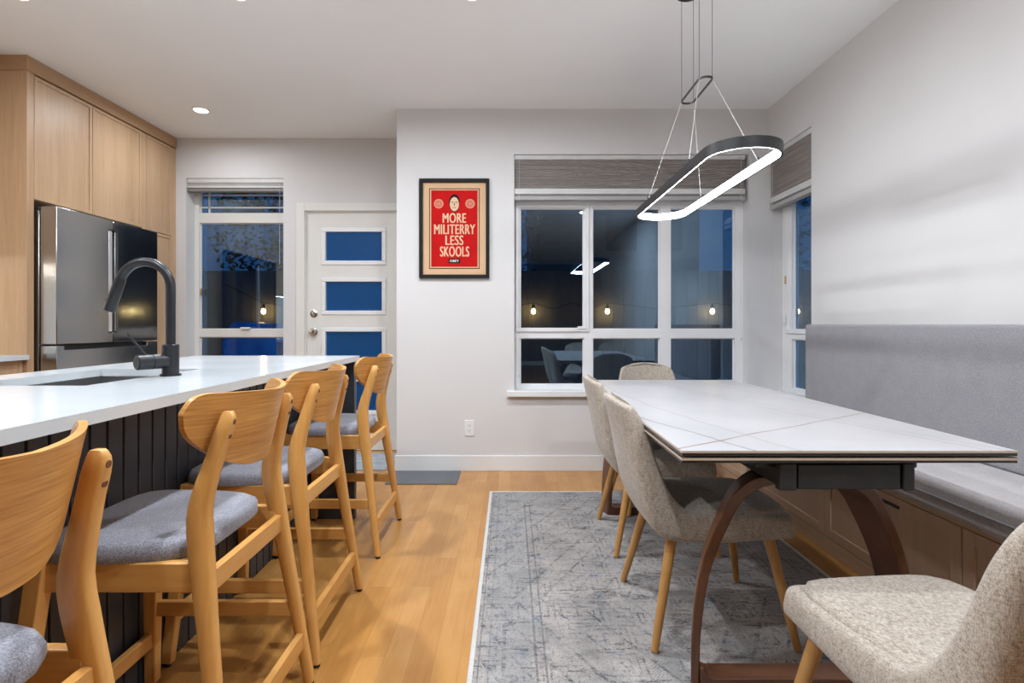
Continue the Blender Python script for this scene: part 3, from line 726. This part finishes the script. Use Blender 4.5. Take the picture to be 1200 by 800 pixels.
def make_chair(label):
    r = thing('dining_chair', label, 'chair', (0, 0, 0), group='tweed dining chairs')
    NN = 24; ic, ie, ou = path(INC, NN), path(INE, NN), path(OUT, NN); hw = [p.y for p in path([(0, h) for h in HW], NN)]
    L = []; K = [-1, -.88, -.6, -.2, .2, .6, .88, 1]
    for i in range(NN):
        w_ = hw[i]; v = i/(NN-1); curve = .040*max(0, (v-.4)/.6)**.7
        top = max(0, (v-.93)/.07)
        lp = []
        for k in K:
            q = abs(k)**3.2; p = ic[i]*(1-q)+ie[i]*q
            y = k*(w_-.010); lp.append((p.x+curve*k*k, y, p.y-.030*top*abs(k)**4))
        for k in K[::-1]:
            p = ou[i]
            lp.append((p.x+curve*k*k*1.1+(.012 if abs(k) == 1 else 0)*(v > .4), k*w_, p.y+(.012 if abs(k) == 1 else 0)*(v <= .4)-.030*top*abs(k)**4))
        L.append(lp)
    build('shell', M().loops(L), tweed_m, r, sub=2)
    L = []; n = 36
    for sc, z in ((.9, .440), (.985, .446), (1.0, .458), (.985, .468), (.93, .474), (.75, .477), (.4, .478), (.02, .478)):
        lp = []
        for i in range(n):
            a = 2*PI*i/n; p = 5.5; rr = (abs(math.cos(a))**p+abs(math.sin(a))**p)**(-1/p)
            ux, uy = math.cos(a)*rr, math.sin(a)*rr
            lp.append((.042+ux*.206*sc, uy*(.206 if ux > 0 else .206+.020*ux)*sc, z-.006-.004*ux*ux))
        L.append(lp)
    build('seat_cushion', M().loops(L), tweed_m, r, smooth=60)
    for sx, sy in ((-1, -1), (-1, 1), (1, -1), (1, 1)):
        a = Vector((-.155, sy*.165, .385)) if sx < 0 else Vector((.172, sy*.165, .385))
        b = Vector((-.240, sy*.245, .013)) if sx < 0 else Vector((.240, sy*.240, .013))
        lg = build('leg', M().tube([a, a.lerp(b, .5), b], [.019, .0165, .0125], 16), leg_m, r, smooth=40)
        build('foot_glide', M().lathe([(0, 0), (.011, 0), (.011, .006), (0, .006)], (b.x, b.y, .0075), 12), chrome_m, lg)
    return r
ch = make_chair('beige tweed dining chair on the aisle side of the table, nearer of the two')
ch.location = (.720, 2.005, 0)
def chair(x, y, rz, lab):
    c = copy_tree(ch); c.location = (x, y, 0); c.rotation_euler = (0, 0, rz); c['label'] = lab; return c
chair(.735, 2.72, 0, 'beige tweed dining chair on the aisle side of the table, farther of the two')
chair(.910, 3.245, -PI/2, 'beige tweed dining chair at the window end, only its backrest showing above the table')
chair(.925, 1.105, PI/2+.09, 'pale tweed dining chair in the near right corner with its back to the camera')
chair(1.398, 1.105, PI/2+.09, 'tweed dining chair mostly hidden behind the near right chair, only a seat corner showing')

# ------------------------------------------------------------------ bench
BX = 1.53; BN = 1.40
units = [(3.36, 3.975, 'walnut-toned bench base cabinet in the corner under the right window'), (2.578, 3.36, 'walnut-toned bench base cabinet behind the middle of the dining table'),
         (1.793, 2.578, 'walnut-toned bench base cabinet with a black slot pull seen between the table legs'), (BN, 1.793, 'narrow walnut-toned bench base cabinet at the near end of the bench')]
for y0, y1, lab in units:
    u = thing('bench_cabinet', lab, 'bench', (1.7, (y0+y1)/2, 0), group='bench base cabinets')
    build('body', W2(u, M().box(BX+.021, XR, y0+.0005, y1-.0005, 0, .437)), bench_m, u, smooth=0)
    build('plinth', W2(u, M().box(BX, BX+.021, y0+.0005, y1-.0005, 0, .070)), benchh_m, u, bevel=.002)
    build('rail', W2(u, M().box(BX+.002, BX+.021, y0+.0005, y1-.0005, .415, .437)), benchh_m, u, smooth=0)
    d = build('door', W2(u, shaker(M(), BX, y0+.003, y1-.003, .074, .412, fr=.045, dirx=-1)), bench_m, u, bevel=.0015)
    if y1-y0 > .5:
        ym = (y0+y1)/2-.05
        build('handle', W2(u, M().box(BX-.004, BX+.003, ym-.055, ym+.055, .372, .384)), black_m, d, bevel=.001)
sc_ = thing('bench_seat_cushion', 'long pale grey upholstered seat cushion on the corner bench', 'cushion', (1.7, 2.69, .438))
build('cushion', W2(sc_, M().box(1.492, XR-.002, BN, 3.972, .438, .548)), bseat2_m, sc_, bevel=.022, seg=4)
build('piping', W2(sc_, M().tube([(1.490, BN, .497), (1.490, 3.97, .497)], .0035, 8)), bseat_m, sc_)
bc = tag(build('bench_back_cushion', M().box(1.862, XR-.001, BN, 3.345, .549, 1.100), bseat_m, bevel=.014, seg=4), 'tall mid-grey upholstered bench backrest panel against the right wall', 'cushion')
build('back_seam', M().tube([(1.8605, 3.33, .60), (1.8605, 3.33, 1.08)], .0022, 6), bseat_m, bc)

# ------------------------------------------------------------------ pendant lamp
pen = thing('pendant_lamp', 'black racetrack-shaped LED pendant hanging over the dining table', 'lamp', (.850, 2.455, 1.70))
def stadium(hx, hy, n=16, r=None):
    r = r or hx; P = []
    for cx, cy, a0 in ((hx-r, -hy+r, -90), (hx-r, hy-r, 0), (-hx+r, hy-r, 90), (-hx+r, -hy+r, 180)):
        for k in range(n+1):
            a = math.radians(a0+90*k/n); P.append((cx+r*math.cos(a), cy+r*math.sin(a)))
    Q = [P[0]]
    for p in P[1:]:
        if math.dist(p, Q[-1]) > 1e-4: Q.append(p)
    if math.dist(Q[0], Q[-1]) < 1e-4: Q.pop()
    return Q
def ring(hx, hy, sect, r=None):
    """sect: list of (inset, z) closed section"""
    P = stadium(hx, hy, 16, r); m = len(P); L = []
    for k in range(m):
        t = Vector(P[(k+1) % m])-Vector(P[k-1]); t.normalize(); nn = Vector((-t.y, t.x))   # inward for ccw
        L.append([(P[k][0]+nn.x*i, P[k][1]+nn.y*i, z) for i, z in sect])
    return M().loops(L, closed=True)
RHX, RHY = .140, .645
build('ring_housing', ring(RHX, RHY, [(0, -.211), (0, -.172), (.0125, -.172), (.0125, -.175), (.004, -.175), (.004, -.2085), (.0085, -.2085), (.0085, -.211)]).xf(Matrix.Translation((0, 0, 0))), black_m, pen, smooth=40)
build('light_diffuser', ring(RHX, RHY, [(.0086, -.2105), (.0086, -.1755), (.0118, -.1755), (.0118, -.2105)]), led_m, pen, smooth=40, label='glowing white diffuser')
for o in [x for x in bpy.data.objects if x.parent == pen]:
    o.location.z = 0
pen.location.z = 1.92
cz_ = 2.19-1.92; czz = CEIL-1.92
build('spreader_ring', ring(.033, .145, [(0, cz_-.004), (0, cz_+.004), (.006, cz_+.004), (.006, cz_-.004)]).xf(Matrix.Translation((.018, .015, 0))), black_m, pen, smooth=40)
build('canopy', M().prism([(x+.012, y-.01) for x, y in stadium(.06, .17, 10)], 'z', czz-.030, czz-.0005), black_m, pen, bevel=.004)
cable_m = plain('silver_cable', (.6, .6, .6), .6)
A = [(-.033+.018+.004, .120+.015), (.033+.018-.004, .120+.015), (-.033+.018+.004, -.120+.015), (.033+.018-.004, -.120+.015)]
Bp = [(-.134, .295), (.134, .275), (-.134, -.33), (.134, -.355)]
for (ax, ay), (bx_, by_) in zip(A, Bp):
    build('cable', M().tube([(ax, ay, czz-.02), (ax, ay, cz_)], .0011, 6), black_m, pen)
    build('cable', M().tube([(ax, ay, cz_), (bx_, by_, -.172)], .0011, 6), cable_m, pen, label='fine silver suspension cable')
    build('cable_anchor', M().lathe([(0, 0), (.004, 0), (.004, .014), (.002, .018), (0, .018)], (bx_, by_, -.173), 10), black_m, pen)

# ------------------------------------------------------------------ blinds
def shade_mat(name, a, b):
    t = NT(name); v = t.coord((1, 1, 1)); n = t.noise(t.coord((.6, 1, 60)), 3, 2)
    return t.base(t.ramp(n, [(.35, a), (.65, b)]), .85, 0, .2)
pleat_m = shade_mat('taupe_cellular_fabric', (.25, .225, .21), (.36, .33, .31))
rail_m = plain('blind_rail_white', (.62, .61, .60), .4); rail2_m = plain('blind_rail_grey', (.20, .195, .19), .5)
def blind(label, loc, rotz, W, z1, zb, npl, cords, y0=.012):
    b = thing('window_blind', label, 'blind', loc, rotz)
    build('headrail', M().box(0, W, y0, y0+.05, z1-.035, z1-.002), rail_m, b, bevel=.003)
    zt = z1-.035; zl = zb+.088; st = (zt-zl)/npl; P = []
    for k in range(npl): P += [(y0+.010, zt-k*st), (y0+.001, zt-(k+.5)*st)]
    P += [(y0+.010, zl), (y0+.040, zl)]
    for k in range(npl-1, -1, -1): P += [(y0+.049, zt-(k+.5)*st), (y0+.040, zt-k*st)]
    if npl: build('pleated_shade', M().prism(P, 'x', .003, W-.003), pleat_m, b, smooth=0)
    build('middle_rail', M().box(0, W, y0-.004, y0+.05, zb+.045, zb+.088), rail_m, b, bevel=.004)
    build('stacked_fabric', M().box(.004, W-.004, y0+.006, y0+.045, zb+.030, zb+.045), rail2_m, b, smooth=0)
    build('bottom_rail', M().box(0, W, y0-.004, y0+.05, zb, zb+.030), plain('blind_rail_mid', (.40, .39, .38), .45), b, bevel=.004)
    for x, ln in cords:
        c = build('cord', M().tube([(x, y0-.008, z1-.02), (x, y0-.008, z1-ln)], .0013, 6), rail_m, b)
        build('cord_tassel', M().lathe([(0, 0), (.007, .004), (.008, .012), (.004, .026), (0, .028)], (x, y0-.008, z1-ln-.02), 12), rail_m, c)
    return b
blind('wide taupe cellular blind half raised in the large back window', (BW[0]+.001, YB, 0), 0, BW[1]-BW[0]-.025, BW[3], 2.037, 14, [(.035, 1.66), (BW[1]-BW[0]-.06, 1.38)])
blind('narrow taupe cellular blind in the right wall window', (XR, RW[1]-.01, 0), -PI/2, RW[1]-RW[0]-.012, RW[3], 1.958, 16, [(.05, .98)])
b3 = thing('window_blind', 'fully raised blind stacked at the top of the window beside the entry door', 'blind', (LW[0]+.004, YE, 0))
Wb = LW[1]-LW[0]-.006
build('headrail', M().box(0, Wb, .006, .06, 2.335, 2.371), rail_m, b3, bevel=.003)
build('stacked_fabric', M().box(.003, Wb-.003, .012, .055, 2.305, 2.335), plain('grey_stack', (.36, .35, .33), .8), b3, smooth=0)
build('middle_rail', M().box(0, Wb, .006, .06, 2.290, 2.308), rail_m, b3, bevel=.003)
build('bottom_rail', M().box(0, Wb, .006, .06, 2.258, 2.286), rail2_m, b3, bevel=.003)
build('cord', M().tube([(Wb-.03, .0, 2.35), (Wb-.03, .0, 1.62)], .0013, 6), rail_m, b3)

# ------------------------------------------------------------------ poster
ps = thing('framed_poster', 'black framed red print with cream lettering on the back wall', 'poster', (-.4195, YB, 1.819))
pw, ph = .2625, .372
fmat = plain('black_picture_frame', (.012, .011, .012), .6, spec=.2)
g = M(); k = .026
g.box(-pw, pw, -.028, -.001, ph-k, ph).box(-pw, pw, -.028, -.001, -ph, -ph+k).box(-pw, -pw+k, -.028, -.001, -ph+k, ph-k).box(pw-k, pw, -.028, -.001, -ph+k, ph-k)
build('frame', g, fmat, ps, bevel=.002)
tan = (.66, .43, .26)
tan_m = plain('tan_paper', tan, .8, var=.03, spec=.1); ink_m = plain('black_ink', (.02, .015, .014), .8, spec=.1); red_m = plain('red_ink', (.50, .012, .012), .8, var=.06, spec=.05); cream_m = plain('cream_ink', (.70, .47, .29), .75, var=.03)
build('mat_board', M().box(-pw+k, pw-k, -.008, -.001, -ph+k, ph-k), tan_m, ps, smooth=0)
ax, az = .184, .296
build('border_line', M().box(-ax-.006, ax+.006, -.0088, -.008, -az-.006, az+.006), ink_m, ps, smooth=0)
build('inner_border', M().box(-ax, ax, -.0094, -.0088, -az, az), tan_m, ps, smooth=0)
build('red_field', M().box(-.174, .174, -.0102, -.0094, -.287, .287), red_m, ps, smooth=0)
def text(body, size, x, z, yy, mat, sx=1.0, off=.0, parent=ps):
    cu = bpy.data.curves.new('lettering', 'FONT'); cu.body = body; cu.size = size; cu.align_x = 'CENTER'; cu.align_y = 'CENTER'; cu.space_character = 1.08
    tmp = bpy.data.objects.new('tmp', cu); COL.objects.link(tmp); dg = bpy.context.evaluated_depsgraph_get()
    me = bpy.data.meshes.new_from_object(tmp.evaluated_get(dg)); bpy.data.objects.remove(tmp)
    me.name = 'lettering'; me.materials.clear(); me.materials.append(mat)
    me.transform(Matrix.Translation((x, yy, z)) @ Matrix.Rotation(PI/2, 4, 'X') @ Matrix.Diagonal((sx, 1, 1, 1)))
    xs = [v.co.x for v in me.vertices]
    o = bpy.data.objects.new('lettering', me); COL.objects.link(o); o.parent = parent; return o, max(xs)-min(xs)
def fit(body, width, height, x, z, yy, mat, off=.0022, parent=ps):
    o, w0 = text(body, height/.73, 0, 0, 0, mat, 1.0, off, parent)
    zs = [v.co.z for v in o.data.vertices]; xs = [v.co.x for v in o.data.vertices]
    cx, cz2 = (max(xs)+min(xs))/2, (max(zs)+min(zs))/2; s = width/(max(xs)-min(xs)); s2 = height/(max(zs)-min(zs))
    o.data.transform(Matrix.Translation((x, yy, z)) @ Matrix.Diagonal((s, 1, s2, 1)) @ Matrix.Translation((-cx, 0, -cz2)))
    bm = bmesh.new(); bm.from_mesh(o.data)      # heavier strokes: the letters repeated side by side
    base = bm.verts[:]+bm.edges[:]+bm.faces[:]
    for k, dx in enumerate((-off, off)):
        g_ = bmesh.ops.duplicate(bm, geom=base)['geom']
        bmesh.ops.translate(bm, vec=(dx, -.00008*(k+1), 0), verts=[v for v in g_ if isinstance(v, bmesh.types.BMVert)])
    bm.to_mesh(o.data); bm.free()
    return o
def pz_(v): return (404-v)/5.93/155.8*1.0      # poster crop pixel rows to metres
fit('MORE', .172, .072, 0, pz_(331), -.0106, cream_m)
fit('MILITERRY', .305, .072, .002, pz_(409), -.0106, cream_m)
fit('LESS', .130, .072, 0, pz_(485), -.0106, cream_m)
fit('SKOOLS', .215, .076, .002, pz_(563), -.0106, cream_m)
build('word_plate', M().box(-.043, .043, -.0110, -.0102, pz_(628)-.018, pz_(628)+.018), ink_m, ps, smooth=0)
fit('OBEY', .066, .018, 0, pz_(628), -.0114, plain('white_ink', (.8, .75, .68), .7), .0009)
build('head_outline', M().loops([[(.042*math.cos(a)*(1 if math.sin(a) > 0 else .9), yy, .190+.068*math.sin(a)) for a in [2*PI*i/28 for i in range(28)]] for yy in (-.0102, -.0108)]), ink_m, ps, smooth=0)
build('plain_face', M().loops([[(.034*math.cos(a), yy, .183+.053*math.sin(a)) for a in [2*PI*i/28 for i in range(28)]] for yy in (-.0108, -.0112)]), cream_m, ps, smooth=0)
build('face_features', M().box(-.024, -.006, -.0115, -.0111, .195, .200).box(.006, .024, -.0115, -.0111, .195, .200).box(-.003, .003, -.0115, -.0111, .172, .190).box(-.012, .012, -.0115, -.0111, .155, .159), ink_m, ps, smooth=0)
for sx_ in (-1, 1):
    g = M()
    for r0, r1 in ((.026, .035), (.017, .022), (.004, .012)):
        L = [[(.118*sx_+r*math.cos(a), yy, pz_(232)+r*math.sin(a)) for r, yy in ((r0, -.0102), (r1, -.0102), (r1, -.0107), (r0, -.0107))] for a in [2*PI*i/32 for i in range(32)]]
        g.loops(L, closed=True)
    build('round_seal', g, plain('faded_cream_ink', (.66, .30, .19), .75), ps, smooth=0)

# ------------------------------------------------------------------ outlet
ol = thing('wall_outlet', 'white electrical outlet low on the back wall', 'outlet', (-.307, YB, .322))
build('cover_plate', M().box(-.036, .036, -.007, 0, -.06, .06), vinyl_m, ol, bevel=.003)
for z in (.0,):
    build('receptacle', M().box(-.017, .017, -.0095, -.007, -.034, .034), vinyl_m, ol, bevel=.002)
g = M()
for z in (.016, -.022):
    g.box(-.008, -.0055, -.0102, -.0094, z, z+.009).box(.0055, .008, -.0102, -.0094, z, z+.009).box(-.002, .002, -.0102, -.0094, z-.008, z-.004)
build('slots', g, gasket_m, ol, smooth=0)

# ------------------------------------------------------------------ ceiling downlights
dl = None
spots = [(-2.34, 4.0, 'recessed ceiling downlight fully in view near the oak cabinets'), (-2.42, 2.59, 'recessed ceiling downlight at the top left edge of the photo'),
         (-1.34, 2.59, 'recessed ceiling downlight at the top edge above the island'), (-.19, 2.59, 'recessed ceiling downlight at the top edge between island and table'),
         (-2.42, .9, 'recessed ceiling downlight over the wall countertop, nearer the camera'), (-1.34, .9, 'recessed ceiling downlight above the near half of the island'), (-.19, .9, 'recessed ceiling downlight over the aisle behind the nearest stool'), (1.05, .6, 'recessed ceiling downlight above the near right chair')]
for x, y, lab in spots:
    if dl is None:
        dl = thing('ceiling_downlight', lab, 'light', (x, y, CEIL), group='recessed ceiling downlights')
        build('trim_ring', M().lathe([(.060, 0), (.060, -.004), (.050, -.005), (.049, -.001)], n=32), vinyl_m, dl)
        build('lens', M().lathe([(0, -.0012), (.049, -.0012), (.049, -.0004), (0, -.0004)], n=32), lens_m, dl)
        full = area_down(dl, 0, 0, -.006, .045, DOWN_W).data
        o = dl
    else:
        o = copy_tree(dl); o.location = (x, y, CEIL)
        for c in [c for c in bpy.data.objects if c.parent == o and c.type == 'LIGHT']: c.data = full
    if x < -2.2 and y > 2:      # the two dimmed lamps close to the cabinets have their own light data
        for c in [c for c in bpy.data.objects if c.parent == o and c.type == 'LIGHT']:
            c.data = c.data.copy(); c.data.energy = DOWN_W*(.30 if y > 3 else .16)
    o['label'] = lab

# ------------------------------------------------------------------ outside
ground_m = plain('patio_ground', (.10, .10, .105), .8, var=.3, nscale=3)
struct('ground', M().box(-14, 14, YE+.19, 22, -.20, -.14).box(XR+.19, 14, -6, YE+.19, -.20, -.14), ground_m, smooth=0)
siding_m = plain('grey_house_siding', (.17, .165, .18), .8, var=.1)
fence_m = wood('dark_fence_wood', (.10, .10, .105), (.19, .18, .18), 'z', .8, 6, 10)
def fence(x0, x1, y, h, label):
    f = thing('garden_fence', label, 'fence', (x0, y, -.14))
    g = M(); x = 0; i = 0
    while x < x1-x0-.01:
        g.box(x, min(x+.135, x1-x0), 0, .02, .02, h); x += .14
    build('boards', g, fence_m, f, smooth=0)
    build('rail', M().box(0, x1-x0, .02, .06, .3, .38).box(0, x1-x0, .02, .06, h-.35, h-.27), fence_m, f, smooth=0)
    for k in range(int((x1-x0)/2.0)+1):
        build('post', M().box(k*2.0, k*2.0+.09, .02, .11, 0, h+.05), fence_m, f, smooth=0)
    return f
fence(-6.2, 5.4, 7.0, 1.95, 'dark board fence across the yard seen through the windows')
# neighbouring house
nh = thing('neighbour_house', 'dark grey neighbouring house seen through the big window', 'house', (2.0, 10.5, -.14))
hw = M()
for k in range(30): hw.prism([(0, k*.18), (-.02, k*.18), (0, k*.18+.18)], 'x', -1.55, 1.75)
build('siding', hw.box(-1.55, 1.75, 0, 4, 0, 5.4), siding_m, nh, smooth=0)
build('roof', M().prism([(-.5, 5.3), (2.0, 6.9), (4.5, 5.3), (4.5, 5.2), (-.5, 5.2)], 'x', -1.9, 2.1), plain('dark_shingles', (.04, .04, .045), .9), nh, smooth=0)
nw = build('window', M().box(-.1, .5, -.04, 0, 2.7, 3.8).box(.9, 1.4, -.04, 0, 2.7, 3.8), plain('dim_curtain', (.05, .07, .11), .7), nh, smooth=0)
# trees beyond
leaf_m = plain('dark_foliage', (.012, .018, .014), .8, var=.3); bark_m = plain('dark_bark', (.06, .05, .045), .9, var=.2)
def tree(x, y, h, r, seed, label):
    rn = random.Random(seed)
    t = thing('garden_tree', label, 'tree', (x, y, -.14), group='trees beyond the fence')
    m = M().tube([(0, 0, 0), (.05, 0, h*.3), (0, .05, h*.6), (.05, 0, h*.85)], [.12, .10, .07, .03], 8)
    for k in range(12):
        z = h*rn.uniform(.3, .8); a = rn.uniform(0, 2*PI); l = r*rn.uniform(.6, 1)
        m.tube([(0, 0, z), (l*.5*math.cos(a), l*.5*math.sin(a), z+l*.35), (l*math.cos(a), l*math.sin(a), z+l*.5)], [.035, .02, .008], 6)
    build('trunk', m, bark_m, t)
    g = M()
    for k in range(3200):
        a = rn.uniform(0, 2*PI); rr = r*math.sqrt(rn.random()); z = h*.35+h*.65*rn.random(); q = 1-((z-h*.65)/(h*.42))**2
        rr *= max(.15, q)**.5
        c = Vector((rr*math.cos(a), rr*math.sin(a), z)); u = Vector((rn.gauss(0,1), rn.gauss(0,1), rn.gauss(0,1))).normalized()*.055; v_ = u.orthogonal().normalized()*.032
        g.add([c-u, c+v_, c+u, c-v_], [(0, 1, 2, 3)])
    o = build('foliage', g, leaf_m, t, smooth=0)
tree(-.9, 9.4, 4.6, 1.5, 1, 'dark leafy tree beyond the fence in the left pane of the big window')
tree(-4.2, 10.5, 5.2, 1.6, 2, 'dark leafy tree beyond the fence outside the entry window')
tree(5.6, 8.5, 5.0, 1.6, 3, 'dark leafy tree outside the right corner window')
# string of bulbs
bulbm = emit('warm_bulb', (1, .50, .15), 80)
sb = thing('string_light', 'warm bulb string light hung along the dark yard fence', 'light', (0, 0, 0))
Bz = 1.27; by = 6.86
bx = [-3.2, -2.1, -.65, .30, .80, 1.26, 2.62, 3.72, 4.6]
cab = [(bx[0]-.5, by, 1.62)]
for i, x in enumerate(bx): cab += [(x, by, 1.38), ((x+(bx[i+1] if i+1 < len(bx) else x+.8))/2, by, 1.30)]
build('cable', M().tube(cab, .006, 6), blackplastic_m, sb)
hk = M()
for x in bx: hk.box(x-.004, x+.004, by-.004, 7.0, 1.376, 1.384)
build('hook', hk, blackplastic_m, sb, smooth=0)
for i, x in enumerate(bx):
    if i in (4,): continue
    s = build('socket', M().lathe([(0, 0), (.018, 0), (.018, .05), (.008, .06), (0, .06)], (x, by, Bz+.035), 10), blackplastic_m, sb)
    build('bulb', M().lathe([(0, -.035), (.018, -.03), (.028, -.008), (.024, .015), (.012, .035), (0, .036)], (x, by, Bz), 12), bulbm, s)
tp = thing('covered_grill', 'bright blue tarp draped over a grill outside the entry window', 'tarp', (-2.95, 6.2, -.14))
build('tarp', M().prism([(-.30, 0), (-.28, 1.05), (-.18, 1.27), (.12, 1.25), (.34, 1.05), (.36, 0)], 'y', -.3, .35), plain('blue_tarp', (.03, .33, 1.0), .45, var=.2, bump=.6, bscale=12), tp, bevel=.05, seg=3)
